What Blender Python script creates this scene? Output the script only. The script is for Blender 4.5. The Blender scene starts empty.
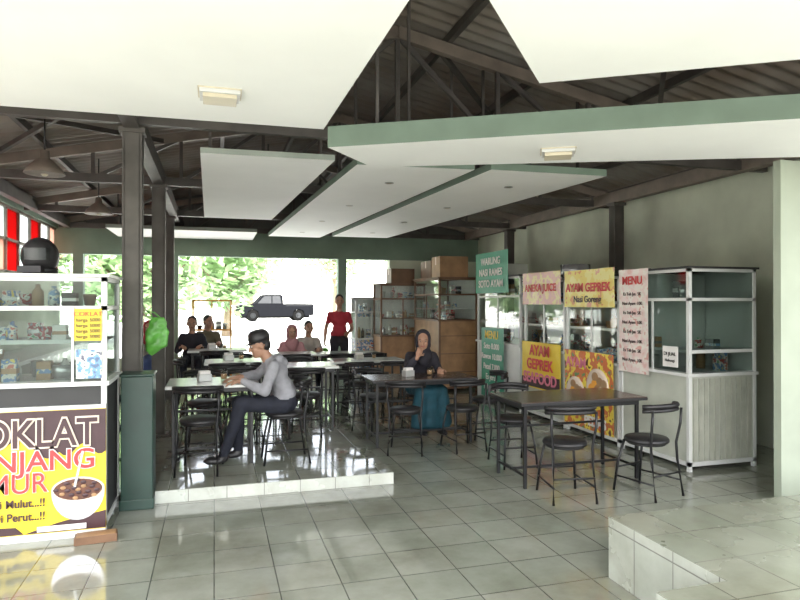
import bpy, bmesh, math, random
import numpy as np
from mathutils import Vector, Matrix, noise
random.seed(7)
SC = bpy.context.scene
COL = SC.collection
V = Vector
PI = math.pi
PZ = .104
R = math.radians

# ------------------------------------------------------------ materials
def newmat(name):
    m = bpy.data.materials.new(name); m.use_nodes = True
    nt = m.node_tree; b = nt.nodes['Principled BSDF']
    return m, nt, b
def mat(name, c, rough=.5, metal=0., var=.12, scale=6., bump=0., spec=.5, c2=None):
    m, nt, b = newmat(name)
    b.inputs['Roughness'].default_value = rough
    b.inputs['Metallic'].default_value = metal
    b.inputs['Specular IOR Level'].default_value = spec
    tc = nt.nodes.new('ShaderNodeTexCoord')
    n = nt.nodes.new('ShaderNodeTexNoise'); n.inputs['Scale'].default_value = scale
    n.inputs['Detail'].default_value = 5
    nt.links.new(tc.outputs['Object'], n.inputs['Vector'])
    r = nt.nodes.new('ShaderNodeValToRGB')
    r.color_ramp.elements[0].position = .3; r.color_ramp.elements[1].position = .7
    a = c2 or (c[0]*(1-var), c[1]*(1-var), c[2]*(1-var))
    r.color_ramp.elements[0].color = (*a, 1)
    r.color_ramp.elements[1].color = (min(1, c[0]*(1+var*.5)), min(1, c[1]*(1+var*.5)), min(1, c[2]*(1+var*.5)), 1)
    nt.links.new(n.outputs['Fac'], r.inputs['Fac'])
    nt.links.new(r.outputs['Color'], b.inputs['Base Color'])
    if bump:
        bp = nt.nodes.new('ShaderNodeBump'); bp.inputs['Strength'].default_value = bump
        bp.inputs['Distance'].default_value = .01
        nt.links.new(n.outputs['Fac'], bp.inputs['Height']); nt.links.new(bp.outputs['Normal'], b.inputs['Normal'])
    return m
def tilemat(name, c1, c2, grout, size, rough=.12, vertical=False):
    m, nt, b = newmat(name)
    tc = nt.nodes.new('ShaderNodeTexCoord')
    br = nt.nodes.new('ShaderNodeTexBrick')
    br.offset = 0; br.squash = 1
    br.inputs['Scale'].default_value = 1
    br.inputs['Brick Width'].default_value = size; br.inputs['Row Height'].default_value = size
    br.inputs['Mortar Size'].default_value = .004; br.inputs['Mortar Smooth'].default_value = .3
    br.inputs['Color1'].default_value = (*c1, 1); br.inputs['Color2'].default_value = (*c2, 1); br.inputs['Mortar'].default_value = (*grout, 1)
    if vertical:
        sx = nt.nodes.new('ShaderNodeSeparateXYZ'); ad = nt.nodes.new('ShaderNodeMath'); cx = nt.nodes.new('ShaderNodeCombineXYZ')
        nt.links.new(tc.outputs['Object'], sx.inputs[0]); nt.links.new(sx.outputs[0], ad.inputs[0]); nt.links.new(sx.outputs[1], ad.inputs[1])
        nt.links.new(ad.outputs[0], cx.inputs[0]); nt.links.new(sx.outputs[2], cx.inputs[1]); nt.links.new(cx.outputs[0], br.inputs['Vector'])
    else:
        nt.links.new(tc.outputs['Object'], br.inputs['Vector'])
    n = nt.nodes.new('ShaderNodeTexNoise'); n.inputs['Scale'].default_value = 1.3; n.inputs['Detail'].default_value = 6; n.inputs['Roughness'].default_value = .65
    nt.links.new(tc.outputs['Object'], n.inputs['Vector'])
    r = nt.nodes.new('ShaderNodeValToRGB'); r.color_ramp.elements[0].position = .35; r.color_ramp.elements[1].position = .62
    r.color_ramp.elements[0].color = (.62, .61, .56, 1); r.color_ramp.elements[1].color = (1, 1, 1, 1)
    nt.links.new(n.outputs['Fac'], r.inputs['Fac'])
    mx = nt.nodes.new('ShaderNodeMixRGB'); mx.blend_type = 'MULTIPLY'; mx.inputs[0].default_value = 1
    nt.links.new(br.outputs['Color'], mx.inputs[1]); nt.links.new(r.outputs['Color'], mx.inputs[2]); nt.links.new(mx.outputs[0], b.inputs['Base Color'])
    n2 = nt.nodes.new('ShaderNodeTexNoise'); n2.inputs['Scale'].default_value = 2.5; n2.inputs['Detail'].default_value = 4
    nt.links.new(tc.outputs['Object'], n2.inputs['Vector'])
    mr = nt.nodes.new('ShaderNodeMapRange'); mr.inputs[1].default_value = .35; mr.inputs[2].default_value = .7; mr.inputs[3].default_value = rough*.6; mr.inputs[4].default_value = rough*2
    nt.links.new(n2.outputs['Fac'], mr.inputs[0]); nt.links.new(mr.outputs[0], b.inputs['Roughness'])
    b.inputs['IOR'].default_value = 1.85
    bp = nt.nodes.new('ShaderNodeBump'); bp.inputs['Strength'].default_value = .25; bp.inputs['Distance'].default_value = .003; bp.invert = True
    nt.links.new(br.outputs['Fac'], bp.inputs['Height']); nt.links.new(bp.outputs['Normal'], b.inputs['Normal'])
    return m
def printmat(name, cols, scale=5., seed=0.):
    """printed vinyl: hard-edged blobs of a few ink colours"""
    m, nt, b = newmat(name); b.inputs['Roughness'].default_value = .4
    tc = nt.nodes.new('ShaderNodeTexCoord'); mp = nt.nodes.new('ShaderNodeMapping'); mp.inputs['Location'].default_value = (seed, seed*.7, seed*1.3)
    n = nt.nodes.new('ShaderNodeTexNoise'); n.inputs['Scale'].default_value = scale; n.inputs['Detail'].default_value = 2
    nt.links.new(tc.outputs['Object'], mp.inputs[0]); nt.links.new(mp.outputs[0], n.inputs['Vector'])
    r = nt.nodes.new('ShaderNodeValToRGB'); r.color_ramp.interpolation = 'CONSTANT'
    k = len(cols)
    pos = [0] + [.36 + .28*i/max(1, k-2) for i in range(k-1)] if k > 2 else [0, .5]
    while len(r.color_ramp.elements) < k: r.color_ramp.elements.new(.5)
    for i in range(k):
        r.color_ramp.elements[i].position = pos[i]
    for i in range(k):
        r.color_ramp.elements[i].color = (*cols[i], 1)
    nt.links.new(n.outputs['Fac'], r.inputs['Fac']); nt.links.new(r.outputs['Color'], b.inputs['Base Color'])
    return m
def glassmat(name, tint=(.95, .98, .965), refl=.55):
    """thin pane: transparent with a glancing-angle reflection"""
    m = bpy.data.materials.new(name); m.use_nodes = True; nt = m.node_tree
    nt.nodes.clear()
    o = nt.nodes.new('ShaderNodeOutputMaterial'); t = nt.nodes.new('ShaderNodeBsdfTransparent'); g = nt.nodes.new('ShaderNodeBsdfGlossy')
    t.inputs[0].default_value = (*tint, 1); g.inputs['Roughness'].default_value = .03
    lw = nt.nodes.new('ShaderNodeLayerWeight'); lw.inputs[0].default_value = .5
    pw = nt.nodes.new('ShaderNodeMath'); pw.operation = 'POWER'; pw.inputs[1].default_value = 4
    ma = nt.nodes.new('ShaderNodeMath'); ma.operation = 'MULTIPLY_ADD'; ma.inputs[1].default_value = refl; ma.inputs[2].default_value = .035
    mx = nt.nodes.new('ShaderNodeMixShader')
    nt.links.new(lw.outputs['Facing'], pw.inputs[0]); nt.links.new(pw.outputs[0], ma.inputs[0]); nt.links.new(ma.outputs[0], mx.inputs[0])
    nt.links.new(t.outputs[0], mx.inputs[1]); nt.links.new(g.outputs[0], mx.inputs[2]); nt.links.new(mx.outputs[0], o.inputs[0])
    return m
def panemat(name, c):
    m = bpy.data.materials.new(name); m.use_nodes = True; nt = m.node_tree; nt.nodes.clear()
    o = nt.nodes.new('ShaderNodeOutputMaterial'); t = nt.nodes.new('ShaderNodeBsdfTranslucent'); g = nt.nodes.new('ShaderNodeBsdfTransparent')
    t.inputs[0].default_value = (*c, 1); g.inputs[0].default_value = (*c, 1)
    mx = nt.nodes.new('ShaderNodeMixShader'); mx.inputs[0].default_value = .45
    nt.links.new(t.outputs[0], mx.inputs[1]); nt.links.new(g.outputs[0], mx.inputs[2]); nt.links.new(mx.outputs[0], o.inputs[0])
    return m

M = {}
M['tile'] = tilemat('tile_floor', (.29, .30, .255), (.245, .265, .22), (.08, .085, .07), .35, .065)
M['tile_side'] = tilemat('tile_side', (.48, .50, .45), (.44, .47, .42), (.2, .2, .18), .3, .2, True)
M['tile_near'] = tilemat('tile_near', (.29, .30, .245), (.25, .27, .215), (.14, .14, .11), .35, .2)
M['panel'] = mat('ceiling_panel_white', (.90, .91, .88), .7, var=.05, scale=1.2)
M['panel_edge'] = mat('panel_edge_green', (.17, .235, .18), .6, var=.15, scale=3)
M['panel_edge2'] = mat('panel_edge_pale', (.30, .34, .29), .6, var=.1, scale=3)
M['wall'] = mat('wall_plaster', (.62, .67, .53), .85, var=.30, scale=1.0, bump=.1)
M['wall_green'] = mat('wall_green', (.21, .29, .22), .75, var=.15, scale=2)
M['column_plaster'] = mat('column_plaster', (.34, .38, .30), .8, var=.15, scale=2)
M['steel'] = mat('steel_dark', (.10, .09, .08), .55, .2, var=.3, scale=4)
M['steel2'] = mat('steel_brown', (.22, .18, .145), .6, .1, var=.3, scale=4)
M['col_steel'] = mat('column_steel', (.10, .092, .08), .6, .1, var=.25, scale=5)
M['roof'] = mat('roof_metal', (.32, .30, .27), .55, .2, scale=1.2, c2=(.20, .155, .12))
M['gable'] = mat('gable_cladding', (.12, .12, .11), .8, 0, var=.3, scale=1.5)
M['greenbox'] = mat('green_cladding', (.010, .04, .028), .35, var=.2)
M['black'] = mat('black_metal', (.012, .012, .013), .35, .2, var=.2)
M['blackpl'] = mat('black_vinyl', (.015, .014, .015), .45, var=.2)
M['whitetop'] = mat('white_laminate', (.56, .57, .54), .18, var=.06)
M['browntop'] = mat('brown_laminate', (.065, .04, .03), .2, var=.3, scale=8)
M['alu'] = mat('aluminium', (.50, .51, .49), .35, .5, var=.1)
M['white'] = mat('white_paint', (.62, .63, .61), .4, var=.06)
M['dirtywhite'] = mat('dirty_white', (.46, .48, .41), .5, var=.15, scale=4)
M['cream'] = mat('cream_corrugated', (.42, .43, .36), .45, .1, var=.2)
M['darkin'] = mat('dark_interior', (.03, .03, .03), .6)
M['brown'] = mat('brown_wood', (.33, .19, .09), .5, var=.3, scale=5)
M['dkbrown'] = mat('dark_wood', (.16, .085, .045), .5, var=.3, scale=5)
M['tan'] = mat('cardboard', (.34, .22, .12), .8, var=.15)
M['glass'] = glassmat('glass_clear')
M['glass_dark'] = glassmat('glass_smoked', (.70, .75, .73))
M['yellow'] = mat('ink_yellow', (.76, .57, .03), .45, var=.05)
M['red'] = mat('ink_red', (.58, .04, .04), .45, var=.08)
M['choc'] = mat('ink_chocolate', (.045, .016, .02), .4, var=.2)
M['chocliq'] = mat('melted_chocolate', (.10, .03, .012), .15, var=.4, scale=20)
M['inkwhite'] = mat('ink_white', (.74, .72, .69), .5, var=.03)
M['inkcream'] = mat('ink_cream', (.68, .56, .46), .5, var=.03)
M['green'] = mat('ink_green', (.03, .28, .17), .45, var=.06)
M['pink'] = mat('ink_pink', (.70, .20, .28), .5, var=.1)
M['orange'] = mat('orange_paint', (.85, .38, .05), .5)
M['blue'] = mat('ink_blue', (.04, .16, .38), .5)
M['lime'] = mat('lime_plastic', (.10, .34, .05), .35, var=.35, scale=14)
M['steelpot'] = mat('pot_steel', (.55, .55, .56), .25, .7)
M['lampglass'] = mat('lamp_diffuser', (.60, .54, .40), .4)
M['concrete'] = mat('concrete_ground', (.82, .82, .78), .9, var=.08, scale=.6)
M['bounce_ground'] = mat('bounce_apron', (.21, .205, .19), .9, var=.2, scale=.6)  # tone set for how much sun it bounces onto the near panels
M['leaf'] = mat('leaves', (.28, .42, .20), .6, var=.5, scale=2)
M['bark'] = mat('bark', (.2, .15, .1), .9)
M['building'] = mat('building_white', (.85, .86, .83), .8)
M['truck'] = mat('truck_paint', (.006, .0065, .008), .95, .0, spec=.05)
M['truckglass'] = mat('truck_window', (.045, .047, .05), .95, spec=.05)
M['rubber_and_shadow'] = mat('rubber_and_shadow', (.006, .006, .006), .95, spec=.05)
M['skin'] = mat('skin', (.36, .20, .13), .55, var=.08)
M['hair'] = mat('hair_black', (.01, .009, .009), .5)
M['hoodie'] = mat('hoodie_grey', (.26, .26, .28), .9, var=.15, scale=18)
M['denim'] = mat('denim_dark', (.010, .012, .022), .85, var=.3, scale=20)
M['teal'] = mat('skirt_teal', (.008, .06, .085), .8, var=.25, scale=10)
M['darkcloth'] = mat('dark_cloth', (.02, .018, .026), .85, var=.3, scale=14)
M['redshirt'] = mat('shirt_red', (.34, .02, .035), .8, var=.2, scale=10)
M['whitecloth'] = mat('white_cloth', (.40, .36, .32), .85, var=.15, scale=10)
M['pinkcloth'] = mat('pink_cloth', (.38, .19, .20), .85, var=.15, scale=10)
M['bluecloth'] = mat('blue_cloth', (.06, .10, .25), .85, var=.15, scale=10)
M['olive'] = mat('olive_cloth', (.16, .14, .09), .85, var=.15, scale=10)
M['eye'] = mat('eye_white', (.5, .48, .45), .3)
M['lip'] = mat('lips', (.30, .09, .08), .5)
M['pane_red'] = panemat('pane_red', (.50, .05, .05))
M['pane_white'] = panemat('pane_white', (.75, .80, .80))
M['pane_orange'] = panemat('pane_orange', (.62, .44, .38))
M['pr_yel'] = printmat('print_yellow_red', [(.66, .30, .12), (.76, .62, .16), (.78, .70, .26), (.70, .36, .25)], 6, 1)
M['pr_pink'] = printmat('print_pink', [(.74, .50, .36), (.72, .44, .42), (.76, .66, .34), (.70, .38, .40)], 9, 2)
M['pr_menu'] = printmat('print_menu', [(.70, .46, .42), (.74, .58, .55), (.74, .68, .62), (.66, .36, .32)], 12, 3)
M['pr_food'] = printmat('print_food', [(.12, .05, .02), (.78, .62, .08), (.55, .15, .05), (.12, .25, .10)], 9, 4)
M['pr_goods'] = printmat('print_goods', [(.5, .1, .06), (.65, .62, .55), (.1, .2, .4), (.7, .55, .1)], 22, 5)
M['pr_goods2'] = printmat('print_goods_b', [(.1, .35, .15), (.7, .7, .65), (.4, .05, .05), (.2, .2, .25)], 26, 9)
M['pr_paper'] = printmat('print_paper', [(.1, .15, .25), (.15, .3, .5), (.6, .65, .6), (.1, .1, .15)], 25, 6)

# ------------------------------------------------------------ mesh builder
class B:
    def __init__(s): s.v = []; s.f = []; s.m = []; s.sm = []; s.mats = []
    def mi(s, k):
        if k not in s.mats: s.mats.append(k)
        return s.mats.index(k)
    def add(s, vs, fs, k, smooth=False):
        o = len(s.v); s.v += [tuple(x) for x in vs]; i = s.mi(k)
        for f in fs: s.f.append([o+a for a in f]); s.m.append(i); s.sm.append(smooth)
    def box(s, x0, x1, y0, y1, z0, z1, k):
        vs = [(x0,y0,z0),(x1,y0,z0),(x1,y1,z0),(x0,y1,z0),(x0,y0,z1),(x1,y0,z1),(x1,y1,z1),(x0,y1,z1)]
        s.add(vs, [(0,3,2,1),(4,5,6,7),(0,1,5,4),(1,2,6,5),(2,3,7,6),(3,0,4,7)], k)
    def beam(s, p0, p1, w, h, k, up=V((0,0,1))):
        p0 = V(p0); p1 = V(p1); d = (p1-p0).normalized()
        a = d.cross(up)
        if a.length < 1e-3: a = V((1,0,0))
        a.normalize(); b = a.cross(d).normalized(); a *= w/2; b *= h/2
        vs = [p0-a-b, p0+a-b, p0+a+b, p0-a+b, p1-a-b, p1+a-b, p1+a+b, p1-a+b]
        s.add(vs, [(3,2,1,0),(4,5,6,7),(0,1,5,4),(1,2,6,5),(2,3,7,6),(3,0,4,7)], k)
    def tube(s, pts, r, k, seg=8, closed=False):
        pts = [V(p) for p in pts]; n = len(pts); rs = r if isinstance(r, (list, tuple)) else [r]*n
        ref = V((0,0,1)); vs = []; fs = []
        for i, p in enumerate(pts):
            if closed: d = pts[(i+1) % n]-pts[i-1]
            else: d = pts[min(i+1, n-1)]-pts[max(i-1, 0)]
            d.normalize()
            a = d.cross(ref)
            if a.length < .15: a = d.cross(V((1,0,0)))
            a.normalize(); b = d.cross(a)
            for j in range(seg):
                t = 2*PI*j/seg; vs.append(p+(a*math.cos(t)+b*math.sin(t))*rs[i])
        m = n if closed else n-1
        for i in range(m):
            i2 = (i+1) % n
            for j in range(seg):
                j2 = (j+1) % seg; fs.append((i*seg+j, i*seg+j2, i2*seg+j2, i2*seg+j))
        s.add(vs, fs, k, True)
        if not closed:
            s.add(vs[:seg], [tuple(range(seg))], k); s.add(vs[-seg:], [tuple(range(seg))[::-1]], k)
    def lathe(s, prof, c, k, seg=20, ax=None):
        c = V(c); vs = []; fs = []; n = len(prof)
        for r, z in prof:
            for j in range(seg):
                t = 2*PI*j/seg; p = V((r*math.cos(t), r*math.sin(t), z))
                if ax: p = ax @ p
                vs.append(c+p)
        for i in range(n-1):
            for j in range(seg):
                j2 = (j+1) % seg; fs.append((i*seg+j, i*seg+j2, (i+1)*seg+j2, (i+1)*seg+j))
        s.add(vs, fs, k, True)
        if prof[0][0] > .0005: s.add(vs[:seg], [tuple(range(seg))[::-1]], k)
        if prof[-1][0] > .0005: s.add(vs[-seg:], [tuple(range(seg))], k)
    def ell(s, c, r, k, mat3=None, su=14, sv=9):
        c = V(c); vs = []; fs = []
        for i in range(sv+1):
            ph = PI*i/sv
            for j in range(su):
                t = 2*PI*j/su; p = V((r[0]*math.sin(ph)*math.cos(t), r[1]*math.sin(ph)*math.sin(t), r[2]*math.cos(ph)))
                if mat3: p = mat3 @ p
                vs.append(c+p)
        for i in range(sv):
            for j in range(su):
                j2 = (j+1) % su; fs.append((i*su+j, (i+1)*su+j, (i+1)*su+j2, i*su+j2))
        s.add(vs, fs, k, True)
    def prism(s, pts, ex, k, kside=None):
        pts = [V(p) for p in pts]; ex = V(ex); n = len(pts)
        s.add(pts, [tuple(range(n))[::-1]], k); s.add([p+ex for p in pts], [tuple(range(n))], kside or k)
        vs = pts+[p+ex for p in pts]
        s.add(vs, [(i, (i+1) % n, n+(i+1) % n, n+i) for i in range(n)], kside or k)
    def obj(s, name, loc=(0,0,0), rot=0., parent=None, bevel=0., merge=True):
        me = bpy.data.meshes.new(name); me.from_pydata(s.v, [], s.f)
        for k in s.mats: me.materials.append(M[k])
        me.polygons.foreach_set('material_index', s.m); me.polygons.foreach_set('use_smooth', s.sm)
        bm = bmesh.new(); bm.from_mesh(me)
        bmesh.ops.remove_doubles(bm, verts=bm.verts, dist=1e-6)
        bmesh.ops.recalc_face_normals(bm, faces=bm.faces); bm.to_mesh(me); bm.free(); me.update()
        ob = bpy.data.objects.new(name, me); COL.objects.link(ob); ob.location = loc; ob.rotation_euler = (0, 0, rot)
        if parent: ob.parent = parent
        if bevel:
            b = ob.modifiers.new('bevel', 'BEVEL'); b.width = bevel; b.segments = 2; b.limit_method = 'ANGLE'; b.angle_limit = math.radians(50)
        return ob
def text(s, size, k, parent, loc, name, align='LEFT', bold=0., rot=(PI/2, 0, 0), ext=.002, sx=1.):
    cu = bpy.data.curves.new(name, 'FONT'); cu.body = s; cu.size = size; cu.extrude = ext; cu.offset = bold; cu.align_x = align
    cu.materials.append(M[k]); o = bpy.data.objects.new(name, cu); COL.objects.link(o); o.parent = parent; o.location = loc; o.rotation_euler = rot; o.scale = (sx, 1, 1)
    return o

# ------------------------------------------------------------ people (built first)
def blob(parts, voxel, name, parent, smooth=3, fold=0., bias=None):
    """one continuous surface from overlapping volumes; materials follow the nearest volume"""
    b = B()
    for q in parts:
        if q[0] == 'c':
            _, a, ra, c, rc, k = q; a = V(a); c = V(c)
            n = 5; b.tube([a.lerp(c, i/n) for i in range(n+1)], [ra+(rc-ra)*i/n for i in range(n+1)], k, 14)
            b.ell(a, (ra,)*3, k, su=14, sv=8); b.ell(c, (rc,)*3, k, su=14, sv=8)
        else:
            _, c, r, m3, k = q; b.ell(c, r, k, m3, su=20, sv=14)
    me = bpy.data.meshes.new('tmp'); me.from_pydata(b.v, [], b.f)
    bm = bmesh.new(); bm.from_mesh(me); bmesh.ops.remove_doubles(bm, verts=bm.verts, dist=1e-5); bm.to_mesh(me); bm.free()
    t = bpy.data.objects.new('tmp', me); COL.objects.link(t)
    r = t.modifiers.new('r', 'REMESH'); r.mode = 'VOXEL'; r.voxel_size = voxel
    s = t.modifiers.new('s', 'SMOOTH'); s.factor = .5; s.iterations = smooth
    dg = bpy.context.evaluated_depsgraph_get(); out = bpy.data.meshes.new_from_object(t.evaluated_get(dg)); bpy.data.objects.remove(t)
    out.name = name; out.materials.clear()
    for k in b.mats: out.materials.append(M[k])
    nf = len(out.polygons); C = np.empty(nf*3); out.polygons.foreach_get('center', C); C = C.reshape(-1, 3)
    best = np.full(nf, 9.); idx = np.zeros(nf, dtype=np.int32)
    for q in parts:
        if q[0] == 'c':
            a = np.array(V(q[1])); c = np.array(V(q[3])); ab = c-a; L = max(1e-9, ab@ab)
            tt = np.clip(((C-a)@ab)/L, 0, 1); d = np.linalg.norm(C-a-tt[:, None]*ab, axis=1)-(q[2]+(q[4]-q[2])*tt); k = b.mats.index(q[5])
        else:
            l = C-np.array(V(q[1]))
            if q[3]: l = l @ np.array(q[3])
            rr = np.array(q[2]); k0 = np.linalg.norm(l/rr, axis=1); k1 = np.linalg.norm(l/rr**2, axis=1)
            d = k0*(k0-1)/np.maximum(k1, 1e-6); k = b.mats.index(q[4])
        w_ = d < best; best[w_] = d[w_]; idx[w_] = k
    out.polygons.foreach_set('material_index', idx); out.polygons.foreach_set('use_smooth', np.ones(nf, dtype=bool))
    if fold:
        si = b.mats.index('skin') if 'skin' in b.mats else -1
        skinv = set()
        for f in out.polygons:
            if f.material_index == si: skinv.update(f.vertices)
        for v in out.vertices:
            if v.index in skinv: continue
            v.co += v.normal*fold*noise.noise(V((v.co.x*13, v.co.y*13, v.co.z*8)))
    o = bpy.data.objects.new(name, out); COL.objects.link(o); o.parent = parent
    return o
def frame(fwd, up):
    f = V(fwd).normalized(); u = V(up); u = (u-f*u.dot(f)).normalized(); s = u.cross(f)
    return Matrix((f, s, u)).transposed()   # columns: fwd, left, up
def make_hand(w, d, n, side, parent, name, curl=.6, sc=1.):
    w = V(w); d = V(d).normalized(); n = V(n); n = (n-d*n.dot(d)).normalized(); s = n.cross(d)*side
    m3 = Matrix((d, s, n)).transposed(); P = [('e', w+d*.045*sc, (.052*sc, .042*sc, .018*sc), m3, 'skin'), ('c', w-d*.03, .026*sc, w+d*.02*sc, .026*sc, 'skin')]
    L = [.068, .078, .072, .055]
    for i in range(4):
        base = w+d*.082*sc+s*(.03-.0205*i)*sc; l = L[i]*sc; a1 = curl*.6; a2 = curl*1.5
        d1 = d*math.cos(a1)+n*math.sin(a1); d2 = d*math.cos(a2)+n*math.sin(a2); m = base+d1*l*.55; e = m+d2*l*.5
        P += [('c', base-d*.02*sc, .0095*sc, m, .0088*sc, 'skin'), ('c', m, .0088*sc, e, .0072*sc, 'skin')]
    tb = w+d*.03*sc+s*.034*sc; t1 = tb+(d*.55+s*.7+n*.25).normalized()*.035*sc; t2 = t1+(d*.85+s*.25+n*.45).normalized()*.032*sc
    P += [('c', tb-s*.01*sc, .014*sc, t1, .0115*sc, 'skin'), ('c', t1, .011*sc, t2, .0088*sc, 'skin')]
    return blob(P, .0055, name, parent, 1)
def make_head(c, fwd, up, parent, hair='short', sc=1., hijabmat=None, neck=None, hv=.009):
    c = V(c); F = frame(fwd, up)
    def T(x, y, z): return c+F @ (V((x, y, z))*sc)
    def r(*a): return tuple(q*sc for q in a)
    P = [('e', T(-.005, 0, .025), r(.095, .076, .095), F, 'skin'), ('e', T(.018, 0, -.045), r(.07, .058, .07), F, 'skin'), ('e', T(.055, 0, -.088), r(.026, .03, .022), F, 'skin'),
         ('c', T(.085, 0, .012), .010*sc, T(.103, 0, -.028), .015*sc, 'skin'),
         ('c', T(.078, -.035, .034), .012*sc, T(.078, .035, .034), .012*sc, 'skin'),
         ('e', T(.055, .04, -.03), r(.028, .022, .026), F, 'skin'), ('e', T(.055, -.04, -.03), r(.028, .022, .026), F, 'skin'),
         ('c', T(.078, -.014, -.055), .010*sc, T(.078, .014, -.055), .010*sc, 'lip')]
    if hair != 'hijab':
        for s in (-1, 1): P.append(('e', T(-.005, s*.08, -.005), r(.022, .010, .032), F, 'skin'))
        P += [('e', T(-.022, 0, .048), r(.092, .083, .088), F, 'hair'), ('e', T(-.052, 0, -.005), r(.055, .07, .07), F, 'hair')]
    if neck: P.append(('c', T(-.02, 0, -.06), .05*sc, V(neck), .055*sc, 'skin'))
    h = blob(P, hv, 'head', parent, 2)
    b = B()
    for s in (-1, 1):
        b.ell(T(.079, s*.032, .008), r(.010, .013, .006), 'eye', F); b.ell(T(.087, s*.032, .008), r(.003, .006, .006), 'hair', F)
        b.ell(T(.086, s*.033, .030), r(.006, .018, .003), 'hair', F)
    if hair == 'cap':
        b.lathe([(.099*sc, -.01*sc), (.1*sc, .03*sc), (.09*sc, .07*sc), (.06*sc, .097*sc), (.0, .107*sc)], T(-.012, 0, .045), 'blackpl', 24, F @ Matrix.Diagonal((1.03, .9, 1)))
        vs = []
        for i in range(13):
            t = -1.1+2.2*i/12
            vs.append((T(.085*math.cos(t)-.01, .085*math.sin(t), .042), T(.085*math.cos(t)+.055*math.cos(t*.9)*max(.2, math.cos(t*1.2)), .085*math.sin(t), .028)))
        fl = []; fs = []
        for a, c2 in vs: fl += [a, c2]
        for i in range(12): fs.append((2*i, 2*i+1, 2*i+3, 2*i+2))
        up3 = F @ V((0, 0, .005)); fl2 = fl+[p+up3 for p in fl]; n = len(fl)
        b.add(fl2, fs+[tuple(n+q for q in f) for f in fs]+[(2*i+1, 2*i+3, n+2*i+3, n+2*i+1) for i in range(12)], 'blackpl', False)
    b.obj('face_details', parent=parent)
    if hair == 'hijab':
        H = [('e', T(-.035, 0, .03), r(.105, .098, .112), F, hijabmat), ('e', T(-.05, 0, -.06), r(.085, .098, .1), F, hijabmat), ('c', T(-.02, 0, -.145), .085*sc, T(-.015, 0, -.2), .125*sc, hijabmat), ('c', T(.02, 0, -.15), .05*sc, T(.06, 0, -.24), .08*sc, hijabmat),
             ('c', T(.025, -.08, .05), .02*sc, T(.02, -.072, -.07), .022*sc, hijabmat), ('c', T(.025, .08, .05), .02*sc, T(.02, .072, -.07), .022*sc, hijabmat),
             ('c', T(.025, -.055, .105), .02*sc, T(.025, .055, .105), .02*sc, hijabmat), ('c', T(.02, -.06, -.115), .022*sc, T(.02, .06, -.115), .022*sc, hijabmat)]
        blob(H, .01, 'hijab', parent, 2, .004)
def person(name, loc, rot, J, top, bottom, hair='short', sleeve='long', skirt=False, shoe='blackpl', hijabmat=None, curlL=.6, curlR=.6, nL=(0, 0, -1), nR=(0, 0, -1), sc=1., extra=(), vox=.02):
    root = bpy.data.objects.new(name, None); COL.objects.link(root); root.location = loc; root.rotation_euler = (0, 0, rot); root.scale = (sc,)*3
    g = {k: V(v) for k, v in J.items()}
    up = (g['chest']-g['waist']).normalized(); F = frame(V((1, 0, 0))-up*up.x, up)
    Fp = frame((1, 0, 0), (0, 0, 1))
    P = [('e', g['pelvis'], (.125, .165, .12), Fp, bottom), ('e', g['waist'], (.105, .14, .13), F, top), ('e', g['chest'], (.108, .155, .15), F, top),
         ('e', g['pelvis'].lerp(g['waist'], .5), (.13, .17, .085), F, top),
         ('c', g['shL'], .05, g['shR'], .05, top), ('c', g['chest']+up*.06, .095, g['neck']-up*.02, .055, top)]
    sl = top if sleeve == 'long' else 'skin'
    for s in 'LR':
        sh, el, wr = g['sh'+s], g['el'+s], g['wr'+s]; k = .008 if sleeve == 'long' else 0
        P += [('c', sh, .054, sh.lerp(el, .55), .049, top), ('c', sh.lerp(el, .5), .045+k, el, .040+k, sl), ('c', el, .040+k, el.lerp(wr, .35), .041+k, sl), ('c', el.lerp(wr, .35), .040+k, wr.lerp(el, .08), .028+k*.6, sl)]
        hp, kn, an = g['hip'+s], g['kn'+s], g['an'+s]
        P += [('c', hp, .092, kn, .066, bottom), ('c', kn, .066, kn.lerp(an, .35), .062, bottom), ('c', kn.lerp(an, .35), .062, an+V((0, 0, .02)), .044, bottom)]
        tf = g.get('toe'+s) or V((1, 0, 0)); tf = tf.normalized(); FT = frame(tf, (0, 0, 1)); base = V((an.x, an.y, max(an.z-.035, .035)))
        P += [('e', base+tf*.075+V((0, 0, .0)), (.115, .045, .034), FT, shoe), ('e', base+V((0, 0, .02)), (.05, .04, .045), FT, shoe)]
    if skirt:
        kl, kr, al, ar = g['knL'], g['knR'], g['anL'], g['anR']
        P += [('c', kl, .09, kr, .09, bottom), ('c', g['hipL'], .115, g['hipR'], .115, bottom), ('c', g['pelvis']+V((.1, 0, 0)), .12, kl.lerp(kr, .5), .1, bottom)]
        a0, a1 = al+V((0, .04, .08)), ar+V((0, -.04, .08))
        P += [('c', kl, .09, a0, .10, bottom), ('c', kr, .09, a1, .10, bottom), ('c', kl.lerp(kr, .5), .095, al.lerp(ar, .5)+V((0, 0, .09)), .11, bottom), ('c', a0, .08, a1, .08, bottom)]
    P += list(extra)
    blob(P, vox, 'body', root, 3, .012)
    make_head(g['head'], J.get('hf', (1, 0, -.1)), J.get('hu', (0, 0, 1)), root, hair, 1., hijabmat, g['neck']-V((0, 0, .02)), .006 if vox < .015 else .009)
    for s, sd, n, c in (('L', 1, nL, curlL), ('R', -1, nR, curlR)):
        d = (g['wr'+s]-g['el'+s]).normalized(); d = V(J.get('hd'+s, d))
        make_hand(g['wr'+s], d, n, -sd, root, 'hand_'+s.lower(), c)
    return root
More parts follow.
